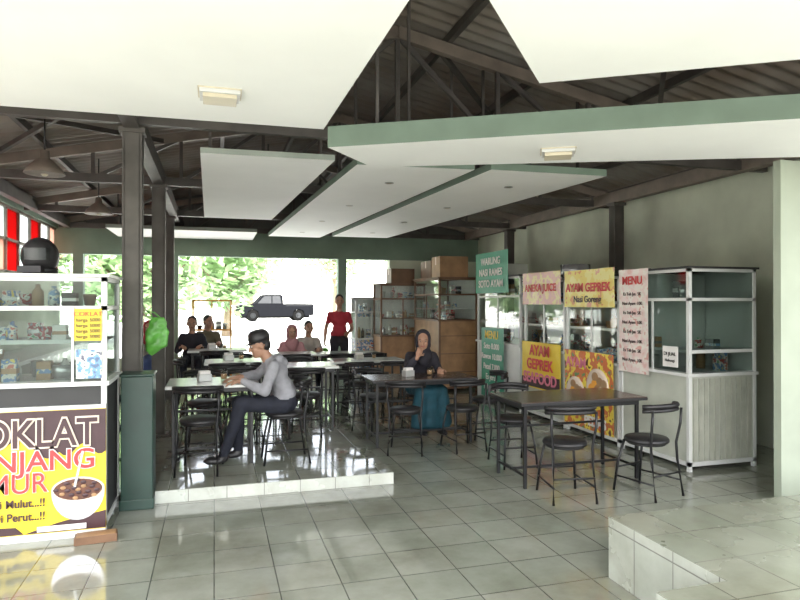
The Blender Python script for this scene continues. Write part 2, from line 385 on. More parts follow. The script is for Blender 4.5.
def sit(**k):
    J = dict(pelvis=(0, 0, .56), waist=(.0, 0, .70), chest=(.04, 0, .86), neck=(.07, 0, 1.02), head=(.11, 0, 1.15), shL=(.05, .16, .94), shR=(.05, -.16, .94),
             elL=(.12, .23, .70), elR=(.12, -.23, .70), wrL=(.35, .14, .79), wrR=(.35, -.14, .79), hdL=(1, -.3, -.05), hdR=(1, .3, -.05),
             hipL=(.03, .09, .54), hipR=(.03, -.09, .54), knL=(.44, .12, .53), knR=(.44, -.12, .53), anL=(.42, .12, .09), anR=(.42, -.12, .09))
    J.update(k); return J
person('seated_man', (.64, 6.0, PZ), PI, sit(waist=(.02, 0, .70), chest=(.08, 0, .85), neck=(.16, 0, .99), head=(.235, .01, 1.10), hf=(1, .1, -.28), shL=(.11, .165, .92), shR=(.11, -.165, .92),
       elL=(.20, .24, .70), elR=(.24, -.22, .79), wrL=(.40, .14, .785), wrR=(.42, -.10, .79), knL=(.40, .10, .57), knR=(.42, -.12, .55), anL=(.56, .06, .09), anR=(.42, -.13, .09)),
       'hoodie', 'denim', 'cap', extra=[('c', (.055, .05, .965), .05, (.055, -.05, .965), .05, 'hoodie'), ('c', (.015, 0, .93), .05, (.055, 0, .96), .05, 'hoodie')], vox=.011)
person('seated_woman', (2.50, 7.5, 0), -PI/2,
       sit(elR=(.24, -.24, .80), wrR=(.30, -.13, .95), hdR=(-.2, .45, .8), hf=(1, -.35, -.15), head=(.12, 0, 1.13), neck=(.07, 0, 1.0)),
       'darkcloth', 'teal', 'hijab', skirt=True, hijabmat='darkcloth', nR=(-1, 0, 0), curlR=1.0, vox=.012)
stand = dict(pelvis=(0, 0, .95), waist=(.01, 0, 1.10), chest=(.01, 0, 1.28), neck=(.0, 0, 1.47), head=(.03, 0, 1.63), shL=(0, .17, 1.39), shR=(0, -.17, 1.39), elL=(-.02, .24, 1.12), elR=(-.03, -.25, 1.12),
             wrL=(.2, .16, 1.05), wrR=(.0, -.27, .90), hdL=(1, -.3, -.2), hipL=(0, .09, .92), hipR=(0, -.09, .92), knL=(.03, .11, .50), knR=(-.02, -.11, .50), anL=(.0, .12, .09), anR=(-.06, -.12, .09))
person('standing_man', (2.25, 11.55, 0), -PI/2-.15, stand, 'redshirt', 'darkcloth', 'short', sleeve='short', nL=(0, -1, 0), nR=(0, 1, 0), curlR=1.3)
person('seated_customer', (-.36, 11.08, PZ), -PI/2, sit(), 'darkcloth', 'denim', 'short')
person('seated_customer', (-.13, 11.9, PZ), -PI/2+.2, sit(hf=(1, .4, -.1)), 'olive', 'denim', 'short')
person('seated_customer', (1.62, 11.28, 0), -PI/2, sit(hf=(1, .1, -.1)), 'whitecloth', 'denim', 'short')
person('seated_girl', (1.17, 9.97, PZ), -PI/2, sit(), 'pinkcloth', 'pinkcloth', 'hijab', hijabmat='pinkcloth', sc=.9)
person('seated_customer', (-1.12, 12.0, 0), -PI/2, sit(), 'whitecloth', 'bluecloth', 'hijab', hijabmat='redshirt', skirt=True)

# ------------------------------------------------------------ camera
cam = bpy.data.cameras.new('camera'); co = bpy.data.objects.new('camera', cam); COL.objects.link(co)
cam.lens = 28; cam.sensor_width = 36; cam.clip_end = 300
co.location = (0, 0, 1.6); co.rotation_euler = (PI/2+math.radians(.28), 0, -math.radians(16.6)); SC.camera = co

# ------------------------------------------------------------ world & light
w = bpy.data.worlds.new('world'); SC.world = w; w.use_nodes = True; nt = w.node_tree
bg = nt.nodes['Background']; sky = nt.nodes.new('ShaderNodeTexSky')
sky.sky_type = 'NISHITA'; sky.sun_disc = False; sky.sun_elevation = math.radians(52); sky.sun_rotation = math.radians(200); sky.dust_density = 4; sky.air_density = 1.0
hs = nt.nodes.new('ShaderNodeHueSaturation'); hs.inputs['Saturation'].default_value = .3
nt.links.new(sky.outputs[0], hs.inputs['Color']); nt.links.new(hs.outputs[0], bg.inputs[0]); bg.inputs[1].default_value = 1.1
sl = bpy.data.lights.new('sun', 'SUN'); sl.energy = 19; sl.angle = .02; sl.color = (1, .97, .9)
so = bpy.data.objects.new('sun', sl); COL.objects.link(so); so.location = (0, -10, 20)
so.rotation_euler = V((.25, .45, -.85)).to_track_quat('-Z', 'Y').to_euler()
SC.view_settings.view_transform = 'Standard'
SC.view_settings.exposure = 0.0

# ------------------------------------------------------------ shell
b = B(); b.box(-3.0, 6.0, -3, 13.7, -.15, 0, 'tile'); b.obj('floor')
b = B(); b.box(-.45, 1.52, 5.3, 13.3, 0, .1, 'tile_side'); b.box(-.45, 1.52, 5.3, 13.3, .1, .104, 'tile'); b.obj('floor_platform')
b = B()
for x0, x1, y0, y1 in ((2.2, 5.9, 2.25, 3.13), (1.82, 5.9, -1.5, 2.25)):
    b.box(x0, x1, y0, y1, 0, .355, 'tile_side'); b.box(x0, x1, y0, y1, .355, .36, 'tile_near')
b.obj('floor_step')
b = B(); b.box(5.9, 6.05, 3.9, 13.7, 0, 3.15, 'wall'); b.obj('wall_right')
b = B(); b.box(4.31, 5.9, 3.87, 3.94, 0, 2.74, 'column_plaster'); b.obj('wall_stub')
RX, RZ, EZ = 1.6, 4.15, 3.2
def roofz(x):
    return EZ+(RZ-EZ)*(1-abs(x-RX)/4.65)
# back wall : beam, posts, parapet, gable
b = B()
b.box(-3.0, 5.9, 13.4, 13.6, 2.56, 3.15, 'wall_green')
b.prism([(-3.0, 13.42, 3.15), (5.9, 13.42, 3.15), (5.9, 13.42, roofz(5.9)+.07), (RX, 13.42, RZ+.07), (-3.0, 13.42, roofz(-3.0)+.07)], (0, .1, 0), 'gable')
b.box(3.75, 5.9, 13.4, 13.6, 0, 2.56, 'wall')
for x in (-2.55, -.8, 2.68):
    b.box(x-.09, x+.09, 13.4, 13.6, 0, 2.56, 'wall_green')
b.box(-3.0, 3.75, 13.42, 13.58, 0, .5, 'wall')
b.obj('wall_back')
# left wall with coloured window band
b = B(); b.box(-3.05, -2.9, 4.2, 13.6, 0, 2.05, 'wall'); b.box(-3.05, -2.9, 4.2, 13.6, 3.05, 3.3, 'wall_green'); b.obj('wall_left')
b = B(); y = 4.2; i = 0
pat = ['pane_red', 'pane_white', 'pane_orange', 'pane_red', 'pane_white', 'pane_red', 'pane_white']
while y < 13.5:
    b.box(-3.0, -2.93, y, y+.05, 2.05, 3.05, 'steel2')
    for r in range(2):
        b.box(-2.975, -2.965, y+.05, min(y+.62, 13.6), 2.09+.48*r, 2.53+.48*r, pat[(i+r*2) % 7])
    y += .62; i += 1
b.box(-3.0, -2.93, 4.2, 13.6, 2.05, 2.09, 'steel2'); b.box(-3.0, -2.93, 4.2, 13.6, 2.53, 2.57, 'steel2'); b.box(-3.0, -2.93, 4.2, 13.6, 3.01, 3.05, 'steel2')
b.obj('window_1')

# roof
b = B()
for sgn in (-1, 1):
    n = 760; vs = []; fs = []
    for i in range(n+1):
        y = -1.2+15.2*i/n; dz = .022*math.sin(2*PI*y/.16)
        for x in (RX, RX+sgn*2.4, RX+sgn*4.75): vs.append((x, y, roofz(x)+dz+.08))
    for i in range(n):
        for j in range(2): fs.append((i*3+j, i*3+j+1, (i+1)*3+j+1, (i+1)*3+j))
    b.add(vs, fs, 'roof', True)
b.obj('roof')
b = B()
for x in (-2.8, -1.9, -.9, .1, 1.1, 2.1, 3.1, 4.1, 5.1, 5.9):
    b.beam((x, -1.1, roofz(x)+.02), (x, 13.3, roofz(x)+.02), .05, .08, 'steel')
for ty in (2.2, 5.45, 8.2, 11.0, 13.25):
    for sgn in (-1, 1):
        b.beam((RX, ty, RZ-.08), (RX+sgn*4.45, ty, roofz(RX+sgn*4.45)-.08), .07, .11, 'steel2')
    b.beam((-2.85, ty, 3.1), (5.85, ty, 3.1), .07, .1, 'steel')
    xs = [-2.4, -1.4, -.4, .6, 1.6, 2.6, 3.6, 4.6, 5.5]
    for i, x in enumerate(xs):
        b.beam((x, ty, 3.1), (x, ty, roofz(x)-.08), .04, .04, 'steel')
        if i < len(xs)-1 and 0 < i < 7:
            x2 = xs[i+1]
            if x < RX: b.beam((x, ty, 3.1), (x2, ty, roofz(x2)-.1), .04, .04, 'steel')
            else: b.beam((x2, ty, 3.1), (x, ty, roofz(x)-.1), .04, .04, 'steel')
for (x0, y0, x1, y1) in ((2.0, 5.45, 4.6, 8.2), (4.6, 5.45, 2.0, 8.2), (-.4, 5.45, -2.6, 8.2), (-2.6, 5.45, -.6, 8.2), (2.0, 2.2, 4.4, 5.4), (.4, 5.45, 1.6, 2.2)):
    b.beam((x0, y0, roofz(x0)-.1), (x1, y1, roofz(x1)-.1), .04, .05, 'steel')
b.beam((-.65, 2.2, 3.12), (-.65, 13.3, 3.12), .12, .18, 'steel')
b.beam((5.55, 4.1, 3.12), (5.55, 13.3, 3.12), .12, .16, 'steel2')
b.beam((-2.7, 4.2, 3.12), (-2.7, 13.3, 3.12), .1, .14, 'steel')
b.obj('roof_truss')
# steel columns
for (x, y, k) in ((-.65, 5.58, 'col_steel'), (-.65, 8.1, 'col_steel'), (-.72, 11.0, 'col_steel'), (5.55, 7.7, 'steel'), (5.55, 11.1, 'steel')):
    b = B(); b.box(x-.075, x+.075, y-.012, y+.012, 0, 3.04, k); b.box(x-.075, x-.055, y-.07, y+.07, 0, 3.04, k); b.box(x+.055, x+.075, y-.07, y+.07, 0, 3.04, k)
    b.box(x-.06, x+.06, y-.07, y-.05, .0, 3.04, k)
    b.box(x-.11, x+.11, y-.1, y+.1, 0, .02, k); b.box(x-.1, x+.1, y-.09, y+.09, 3.0, 3.04, k)
    b.obj('steel_column')
b = B(); b.box(-.69, -.46, 5.2, 5.46, 0, 1.03, 'greenbox'); b.box(-.70, -.45, 5.19, 5.47, 1.03, 1.05, 'greenbox'); b.box(-.70, -.45, 5.19, 5.47, 0, .08, 'greenbox'); b.obj('green_plinth', bevel=.006)

# hanging ceiling panels
def panel(pts, z, th, kedge, hang=True, spots=0):
    b = B(); ps = [(x, y, z) for x, y in pts]
    b.prism(ps, (0, 0, th), 'panel', kedge)
    cx = sum(p[0] for p in pts)/len(pts); cy = sum(p[1] for p in pts)/len(pts)
    if hang:
        for x, y in pts:
            X = x+(cx-x)*.15; Y = y+(cy-y)*.1
            b.beam((X, Y, z+th), (X, Y, roofz(X)+.05), .025, .025, 'steel')
    if spots:
        for t in range(spots):
            f = (t+.5)/spots; a = V(pts[0]).lerp(V(pts[-1]), f); c = V(pts[1]).lerp(V(pts[2]), f); m = a.lerp(c, .5)
            b.lathe([(.05, -.004), (.05, 0), (.035, .0)], (m.x, m.y, z), 'alu', 16)
            b.lathe([(.034, -.006), (.0, -.006)], (m.x, m.y, z), 'lampglass', 16)
    return b.obj('ceiling_panel')
panel([(-3.0, .2), (.82, .2), (.78, 4.62), (-3.0, 4.72)], 2.9, .06, 'panel_edge2', spots=0)
panel([(1.84, 3.285), (.55, 1.76), (1.8, .6), (3.9, 2.0)], 2.9, .06, 'panel_edge2')
panel([(1.276, 5.11), (.80, 4.55), (4.9, 2.19), (5.7, 3.25)], 2.75, .155, 'panel_edge')
panel([(-.12, 5.65), (1.05, 5.6), (.85, 9.9), (-.15, 9.9)], 2.9, .05, 'panel_edge2', spots=0)
panel([(1.28, 5.7), (2.43, 5.6), (2.0, 12.3), (1.0, 12.3)], 2.9, .07, 'panel_edge', spots=4)
panel([(2.58, 5.55), (3.85, 5.5), (3.3, 12.0), (2.2, 12.0)], 2.9, .07, 'panel_edge', spots=4)
panel([(-1.8, 11.7), (.75, 11.7), (.75, 13.2), (-1.8, 13.2)], 2.9, .06, 'panel_edge2')

def sqlamp(x, y, z, rot):
    b = B(); b.box(-.12, .12, -.1, .1, -.03, 0, 'white'); b.box(-.1, .1, -.085, .085, -.055, -.03, 'lampglass'); b.box(-.13, .13, -.11, .11, -.008, 0, 'lampglass')
    b.obj('ceiling_lamp', (x, y, z), rot, bevel=.006)
sqlamp(.03, 4.0, 2.9, 0); sqlamp(2.48, 4.15, 2.75, -.5)
def pendant(x, y, z):
    b = B(); b.tube([(0, 0, .12), (0, 0, roofz(x)-z+.03)], .008, 'black')
    b.lathe([(.17, 0), (.175, .005), (.15, .05), (.085, .12), (.045, .15), (.04, .22), (.0, .23)], (0, 0, 0), 'steel2', 24)
    b.ell((0, 0, .04), (.045, .045, .06), 'lampglass'); b.obj('pendant_lamp', (x, y, z))
pendant(-1.52, 6.5, 2.80); pendant(-1.5, 9.2, 2.80)

# ------------------------------------------------------------ furniture
def chair(x, y, z, rot):
    b = B()
    b.lathe([(.0, .43), (.165, .43), (.18, .44), (.182, .458), (.17, .472), (.0, .476)], (0, 0, 0), 'blackpl', 24)
    for sy in (-1, 1):
        b.tube([(.20, sy*.17, 0), (.17, sy*.15, .25), (.13, sy*.12, .44)], .011, 'black')
        b.tube([(-.22, sy*.18, 0), (-.175, sy*.165, .3), (-.165, sy*.165, .44), (-.19, sy*.185, .60), (-.2, sy*.185, .73)], .011, 'black')
        b.tube([(.186, sy*.162, .13), (-.2, sy*.172, .13)], .008, 'black')
    b.tube([(-.2, -.172, .2), (-.2, .172, .2)], .008, 'black'); b.tube([(.178, -.158, .2), (.178, .158, .2)], .008, 'black')
    b.tube([(.15*math.cos(t*PI/8), .15*math.sin(t*PI/8), .425) for t in range(16)], .01, 'black', closed=True)
    arc = []
    for i in range(13):
        t = -1.15+2.3*i/12; arc.append((-.03-.21*math.cos(t)+.0, .225*math.sin(t), .745+.02*math.cos(t)))
    b.tube(arc, .019, 'blackpl', 10); b.tube([(p[0], p[1], p[2]-.035) for p in arc], .016, 'blackpl', 10)
    return b.obj('dining_chair', (x, y, z), rot)
def table(x0, x1, y0, y1, z0, k, h=.75, items=0):
    b = B(); t = 'black'
    w = x1-x0; d = y1-y0
    b.box(0, w, 0, d, h-.028, h, k); b.box(-.004, w+.004, -.004, d+.004, h-.032, h-.006, 'blackpl' if k == 'browntop' else 'alu')
    i = .05
    b.box(i, w-i, i, i+.025, h-.075, h-.032, t); b.box(i, w-i, d-i-.025, d-i, h-.075, h-.032, t)
    b.box(i, i+.025, i, d-i, h-.075, h-.032, t); b.box(w-i-.025, w-i, i, d-i, h-.075, h-.032, t)
    for lx in (i, w-i-.028):
        for ly in (i, d-i-.028):
            b.box(lx, lx+.028, ly, ly+.028, 0, h-.07, t)
        b.box(lx+.004, lx+.024, i, d-i, .1, .122, t)
    b.box(i, w-i, d/2-.011, d/2+.011, .1, .122, t)
    b.box(i, w-i, d-i-.02, d-i, .42, .44, t)
    o = b.obj('dining_table', (x0, y0, z0), 0, bevel=.003)
    if items:
        c = B(); c.box(-.06, .06, -.045, .045, 0, .07, 'alu'); c.box(-.05, .05, -.035, .035, .07, .1, 'inkwhite'); c.obj('napkin_holder', (x0+w*.4, y0+d*.5, z0+h), .3, bevel=.004)
        c = B(); c.lathe([(.0, 0), (.028, 0), (.034, .09), (.031, .09), (.0, .01)], (0, 0, 0), 'glass', 14); c.lathe([(.0, .012), (.026, .012), (.03, .06), (.0, .06)], (0, 0, 0), 'brown', 14)
        c.obj('drinking_glass', (x0+w*.62, y0+d*.55, z0+h))
    return o
table(2.5, 3.76, 4.77, 5.42, 0, 'browntop')
table(1.66, 2.9, 6.6, 7.2, 0, 'browntop', items=1)
table(-.42, .4, 5.92, 6.55, PZ, 'whitetop', items=1)
table(1.66, 2.75, 8.9, 9.5, 0, 'whitetop', items=1)
table(1.66, 2.75, 10.3, 10.9, 0, 'whitetop')
table(-.12, .62, 8.1, 8.7, PZ, 'whitetop', items=1)
table(.78, 1.42, 7.3, 7.9, PZ, 'whitetop')
table(-.4, .5, 10.2, 10.8, PZ, 'whitetop', items=1)
table(.8, 1.45, 9.2, 9.7, PZ, 'whitetop')
chair(2.78, 4.55, 0, R(80)); chair(3.5, 4.45, 0, R(105)); chair(2.85, 5.62, 0, R(-95))
chair(1.98, 6.42, 0, R(70)); chair(3.12, 6.85, 0, R(175)); chair(2.50, 7.5, 0, R(-92)); chair(1.9, 7.5, 0, R(-70)); chair(2.62, 6.38, 0, R(95))
chair(.64, 6.0, PZ, R(180)); chair(-.12, 5.85, PZ, R(82)); chair(-.1, 6.85, PZ, R(-85)); chair(.3, 6.95, PZ, R(-100))
chair(1.0, 7.1, PZ, R(80)); chair(1.02, 8.12, PZ, R(-90)); chair(.66, 7.6, PZ, R(0))
chair(.15, 7.9, PZ, R(90)); chair(.3, 8.95, PZ, R(-90)); chair(-.25, 8.4, PZ, R(0))
chair(1.95, 8.7, 0, R(95)); chair(2.5, 8.65, 0, R(80)); chair(1.95, 9.75, 0, R(-90)); chair(2.55, 9.8, 0, R(-80)); chair(2.95, 9.2, 0, R(180))
chair(2.0, 10.1, 0, R(90)); chair(2.5, 10.1, 0, R(90)); chair(1.62, 11.25, 0, R(-90))
chair(0, 10.0, PZ, R(90)); chair(-.36, 11.08, PZ, R(-90)); chair(-.13, 11.9, PZ, R(-90)); chair(1.17, 9.95, PZ, R(-90)); chair(1.1, 9.0, PZ, R(90))
chair(-.98, 6.2, 0, R(150)); chair(-1.12, 12.0, 0, R(-90)); chair(-1.75, 7.6, 0, R(180))

# ------------------------------------------------------------ stalls
def goods(b, x0, x1, y0, y1, z, n, seed, hmax=.2):
    rnd = random.Random(seed); ks = ['pr_goods', 'pr_goods2', 'inkwhite', 'pr_paper', 'tan', 'brown', 'pr_goods', 'steelpot', 'darkin', 'pr_goods2', 'alu']
    for i in range(n):
        x = x0+(x1-x0)*(i+.5)/n; y = y0+(y1-y0)*rnd.random(); k = rnd.choice(ks); h = hmax*(.55+.45*rnd.random()); r = min(.055, (x1-x0)/n*.45)
        t = rnd.random()
        if t < .3: b.lathe([(r*.8, 0), (r*.8, h*.68), (r*.35, h*.84), (r*.35, h)], (x, y, z), k, 12)
        elif t < .8: b.box(x-r, x+r, y-.04, y+.04, z, z+h*.85, k); b.box(x-r*1.01, x+r*1.01, y-.041, y+.041, z+h*.3, z+h*.5, rnd.choice(ks))
        else: b.lathe([(r*.7, 0), (r, h*.6), (r*1.04, h*.62), (r*.8, h*.68)], (x, y, z), k, 14)
def stall(name, w, d, h, base, loc, rot, kf='alu', kb='dirtywhite', corr=False, seed=0, shelfz=(1.3,), top=.28, ktop='darkin', parent=None, glass='glass', n=7, back=True, side=False):
    b = B(); p = .035
    b.box(.01, w-.01, .012, d-.012, .06, base-.03, kb)
    for fx in (0, w-p):
        for fy in (0, d-p): b.box(fx, fx+p, fy, fy+p, 0, h, kf)
    b.box(0, w, 0, p, .05, .09, kf); b.box(0, p, 0, d, .05, .09, kf); b.box(w-p, w, 0, d, .05, .09, kf)
    b.box(-.02, w+.02, -.03, d+.01, base-.03, base, kf)
    if corr:
        for q in range(11):
            yy = .05+(d-.1)*q/11
            b.box(w-.012, w+.006, yy, yy+(d-.1)/11*.62, .1, base-.05, 'cream')
    if side: b.box(.4, .412, p, d-p, base, h-.03, 'white')  # white partition added to lighten the dark stall interior
    for sz in shelfz:
        b.box(p, w-p, .06, d-.02, sz-.012, sz, 'white'); b.box(0, w, .03, .055, sz-.02, sz+.008, kf)
        if corr: b.box(w-.05, w-.01, .03, d-.02, sz-.02, sz+.012, kf)
        goods(b, .08, w-.08, .12, d-.15, sz, n, seed+int(sz*10), .17)
    goods(b, .08, w-.08, .12, d-.15, base, n, seed+5, .24)
    zt = h-top
    b.box(0, w, 0, p, zt-.03, zt, kf); b.box(0, p, 0, d, zt-.03, zt, kf); b.box(w-p, w, 0, d, zt-.03, zt, kf); b.box(p, w-p, .03, d-.02, zt-.02, zt-.008, 'white')
    goods(b, .1, w-.1, .12, d-.2, zt, n-1, seed+9, top*.8)
    b.box(0, w, 0, p, h-.03, h, kf); b.box(w-p, w, 0, d, h-.03, h, kf); b.box(-.02, w+.02, -.03, d+.02, h, h+.02, ktop)
    if back: b.box(p, w-p, d-.02, d-.008, base, h, 'white')
    g = .004
    b.box(p, w-p, .012, .012+g, base+.01, zt-.03, glass); b.box(p, w-p, .012, .012+g, zt, h-.03, glass)
    b.box(.012, .012+g, p, d-p, base+.01, zt-.03, glass); b.box(w-.012-g, w-.012, p, d-p, base+.01, zt-.03, glass)
    b.box(w-.012-g, w-.012, p, d-p, zt, h-.03, glass)
    b.box(w/2-.012, w/2+.012, .004, .02, base, zt, kf)
    return b.obj(name, loc, rot, parent)
def banner(parent, x0, x1, z0, z1, k, name, y=-.04, border=None):
    b = B(); n = 10; vs = []; fs = []
    for i in range(n+1):
        for j in range(n+1):
            u = i/n; v = j/n; dy = .006*math.sin(u*9+v*3)
            vs.append((x0+(x1-x0)*u, y+dy, z0+(z1-z0)*v))
    for i in range(n):
        for j in range(n): fs.append((i*(n+1)+j, (i+1)*(n+1)+j, (i+1)*(n+1)+j+1, i*(n+1)+j+1))
    b.add(vs, fs, k, True)
    for x in (x0+.02, x1-.02): b.beam((x, y+.01, z1-.005), (x, .0, z1-.005), .006, .006, 'black')
    return b.obj(name, parent=parent)
RR = -PI/2
XF = 4.3
s1 = stall('food_stall', 1.04, .8, 1.93, .93, (XF, 5.9, 0), RR, corr=True, seed=1, shelfz=(1.14,), kb='dirtywhite', glass='glass_dark', n=4, kf='white', side=True)
m = banner(s1, .03, .52, .86, 1.96, 'pr_menu', 'menu_banner')
text('MENU', .12, 'red', m, (.275, -.055, 1.8), 'menu_title', 'CENTER', .003)
for i in range(8): text('Nasi Ayam  10K' if i % 2 else 'Es Teh Jus  5K', .05, 'choc', m, (.275, -.055, 1.68-i*.1), 'menu_line', 'CENTER')
nb = B(); nb.box(.74, .95, -.05, -.045, .98, 1.18, 'inkwhite'); nbo = nb.obj('notice_card', parent=s1)
text('DI JUAL', .05, 'black', nbo, (.845, -.055, 1.09), 'notice_text', 'CENTER'); text('Hubungi', .04, 'black', nbo, (.845, -.055, 1.03), 'notice_text', 'CENTER')
s2 = stall('food_stall', 1.08, .8, 1.9, .93, (XF, 7.0, 0), RR, seed=2, kf='white')
m = banner(s2, .02, 1.06, 1.55, 2.0, 'pr_yel', 'top_banner'); text('AYAM GEPREK', .14, 'red', m, (.54, -.056, 1.74), 'banner_text', 'CENTER', .004); text('Nasi Goreng', .11, 'choc', m, (.54, -.056, 1.61), 'banner_text', 'CENTER', .002)
m = banner(s2, .02, 1.04, .1, 1.02, 'pr_food', 'food_banner')
text('AYAM', .16, 'pink', m, (.3, -.056, .82), 'banner_text', 'CENTER', .006); text('PEDAS', .15, 'inkwhite', m, (.7, -.056, .16), 'banner_text', 'CENTER', .006)
bb = B()
for cx, cz, r in ((.28, .5, .2), (.74, .62, .22)):
    bb.lathe([(r, 0), (r, .006), (r*.8, .012)], (cx, -.046, cz), 'inkcream', 24, Matrix.Rotation(PI/2, 3, 'X'))
    for q in range(9):
        a = q*2.4; rr = r*.7*math.sqrt(q/9); bb.ell((cx+rr*math.cos(a), -.06, cz+rr*math.sin(a)), (r*.3, .006, r*.25), ['brown', 'orange', 'tan'][q % 3])
bb.obj('food_plate_print', parent=m)
s3 = stall('food_stall', 1.08, .8, 1.9, .98, (XF, 8.12, 0), RR, seed=3, kf='white')
m = banner(s3, .02, 1.06, 1.58, 2.02, 'pr_pink', 'top_banner'); text('ANEKA JUICE', .14, 'red', m, (.54, -.056, 1.76), 'banner_text', 'CENTER', .003)
m = banner(s3, .0, 1.06, .42, 1.06, 'yellow', 'seafood_banner')
bb = B(); bb.prism([(.02, -.052, .44), (1.04, -.052, .44), (1.04, -.052, .62), (.02, -.052, .56)], (0, .003, 0), 'choc'); bb.obj('banner_stripe', parent=m)
for i, (t, k) in enumerate((('AYAM', 'red'), ('GEPREK', 'red'), ('SEAFOOD', 'pink'))): text(t, .2, k, m, (.53, -.058, .88-i*.19), 'banner_text', 'CENTER', .006)
s4 = stall('food_stall', 1.55, .8, 2.0, .98, (XF, 9.8, 0), RR, seed=4, kf='white', kb='white', n=10)
m = banner(s4, .02, 1.25, 1.76, 2.42, 'green', 'green_banner')
for i, t in enumerate(('WARUNG', 'NASI RAMES', 'SOTO AYAM')): text(t, .16, 'inkwhite', m, (.635, -.056, 2.22-i*.18), 'banner_text', 'CENTER', .003)
m = banner(s4, .25, 1.1, .08, 1.2, 'green', 'green_banner')
for i, t in enumerate(('MENU', 'Soto 8.000', 'Rawon 10.000', 'Pecel 7.000', 'Es Jeruk', 'Teh Hangat')): text(t, .13 if i else .18, 'inkwhite' if i else 'yellow', m, (.675, -.056, 1.03-i*.165), 'banner_text', 'CENTER', .002)
# brown stall protruding, with things stacked on top
s5 = stall('wooden_stall', 1.45, .75, 2.05, 1.3, (3.86, 11.95, 0), RR, seed=6, kf='dkbrown', kb='brown', ktop='dkbrown', shelfz=(1.5,), n=8)
b = B()
for z in (.35, .68, 1.0): b.box(1.445, 1.462, .02, .73, z, z+.012, 'dkbrown')
b.obj('plank_seam', parent=s5)
def carton(x, y, z, w, d, h, k='tan', r=0):
    b = B(); b.box(-w/2, w/2, -d/2, d/2, 0, h, k); b.box(-w/2, w/2, -.02, .02, h, h+.002, 'inkcream'); b.box(-w/2-.001, w/2+.001, -.02, .02, h*.6, h, 'inkcream')
    b.obj('cardboard_box', (x, y, z), r, bevel=.004)
carton(4.2, 10.85, 2.075, .55, .45, .38, 'brown'); carton(4.2, 11.5, 2.075, .5, .6, .34, 'dkbrown'); carton(4.65, 9.6, 2.025, .35, .3, .22, 'darkin'); carton(4.6, 9.1, 2.025, .4, .3, .2, 'dirtywhite')
s7 = stall('wooden_stall', .95, .6, 1.98, .95, (3.2, 12.1, 0), 0, seed=11, kf='dkbrown', kb='brown', n=8, ktop='dkbrown')
carton(3.7, 12.4, 2.005, .5, .4, .3, 'dkbrown')
s8 = stall('drink_cart', .7, .45, 1.7, .85, (2.85, 12.85, 0), 0, seed=12, kf='white', kb='pr_goods', n=6)
b = B(); b.lathe([(.17, 0), (.2, .08), (.2, .2), (.17, .2), (.16, .04)], (0, 0, 0), 'steelpot', 24); b.obj('cooking_pot', (4.75, 7.5, 1.925))

# left chocolate stall (front faces camera)
LX, LY, LW = -2.17, 4.74, 1.45
sL = stall('chocolate_stall', LW, .62, 1.78, 1.06, (LX, LY, 0), 0, seed=21, kf='white', kb='darkin', shelfz=(1.34,), top=.2, ktop='white', n=13, back=False, glass='glass_dark')
bb = B()
bb.box(0, LW, -.022, -.004, .03, .88, 'yellow'); bb.box(-.0, LW, -.03, -.0, .0, .045, 'white'); bb.box(0, LW, -.03, 0, .875, .9, 'white')
bb.box(.04, LW-.04, -.0, .008, .9, 1.03, 'darkin')
drip = [(.0, .87), (LW, .87)]; n = 60
for i in range(n+1):
    u = 1-i/n; x = LW*u
    z = .60+.05*math.sin(x*9)+.035*math.sin(x*21+1)
    if x > 1.15: z = .60+.04*math.sin(x*30)
    drip.append((x, z))
bb.prism([(x, -.026, z) for x, z in drip], (0, .003, 0), 'choc')
bb.prism([(0, -.026, .05), (.95, -.026, .05), (.9, -.026, .10), (.5, -.026, .12), (.0, -.026, .2)], (0, .003, 0), 'choc')
bb.prism([(LW, -.026, .05), (LW-.5, -.026, .05), (LW-.3, -.026, .11), (LW, -.026, .17)], (0, .003, 0), 'choc')
pb = bb.obj('chocolate_banner', parent=sL)
text('COKLAT', .26, 'inkcream', pb, (LW-.05, -.034, .635), 'banner_text', 'RIGHT', .015, sx=.84); text('COKLAT', .26, 'choc', pb, (LW-.05, -.040, .635), 'banner_text', 'RIGHT', .003, sx=.84)
text('PANJANG', .19, 'inkwhite', pb, (LW-.06, -.034, .475), 'banner_text', 'RIGHT', .008, sx=1.02); text('PANJANG', .19, 'red', pb, (LW-.06, -.040, .475), 'banner_text', 'RIGHT', .002, sx=1.02)
text('UMUR', .19, 'inkwhite', pb, (LW-.355, -.034, .33), 'banner_text', 'RIGHT', .004, sx=.9); text('UMUR', .19, 'red', pb, (LW-.355, -.040, .33), 'banner_text', 'RIGHT', .0, sx=.9)
text('Enak Di Mulut...!!', .075, 'choc', pb, (LW-.37, -.034, .235), 'banner_text', 'RIGHT', .0015, sx=.9); text('Kenyang Di Perut...!!', .075, 'choc', pb, (LW-.37, -.034, .145), 'banner_text', 'RIGHT', .0015, sx=.9)
q = B(); cx, cz = LW-.17, .33
q.prism([(cx+.165*math.cos(t), -.034, cz-.01-.20*math.sin(t)) for t in [PI*i/14 for i in range(15)]], (0, .004, 0), 'steelpot')
q.prism([(cx+.165*math.cos(t*PI/14), -.036, cz+.085*math.sin(t*PI/14)) for t in range(28)], (0, .004, 0), 'inkcream')
q.prism([(cx+.15*math.cos(t*PI/14), -.039, cz+.072*math.sin(t*PI/14)) for t in range(28)], (0, .004, 0), 'chocliq')
for i in range(20):
    a = i*2.4; rr = .033*math.sqrt(i); q.ell((cx+rr*math.cos(a), -.041, cz+.45*rr*math.sin(a)), (.018, .003, .012), 'choc' if i % 3 else 'brown')
q.beam((cx-.02, -.044, cz+.02), (cx+.03, -.044, cz+.26), .014, .004, 'steelpot', V((0, 1, 0)))
q.box(LW-.42, LW-.12, -.036, -.03, .06, .095, 'inkwhite')
q.obj('pot_print', parent=pb)
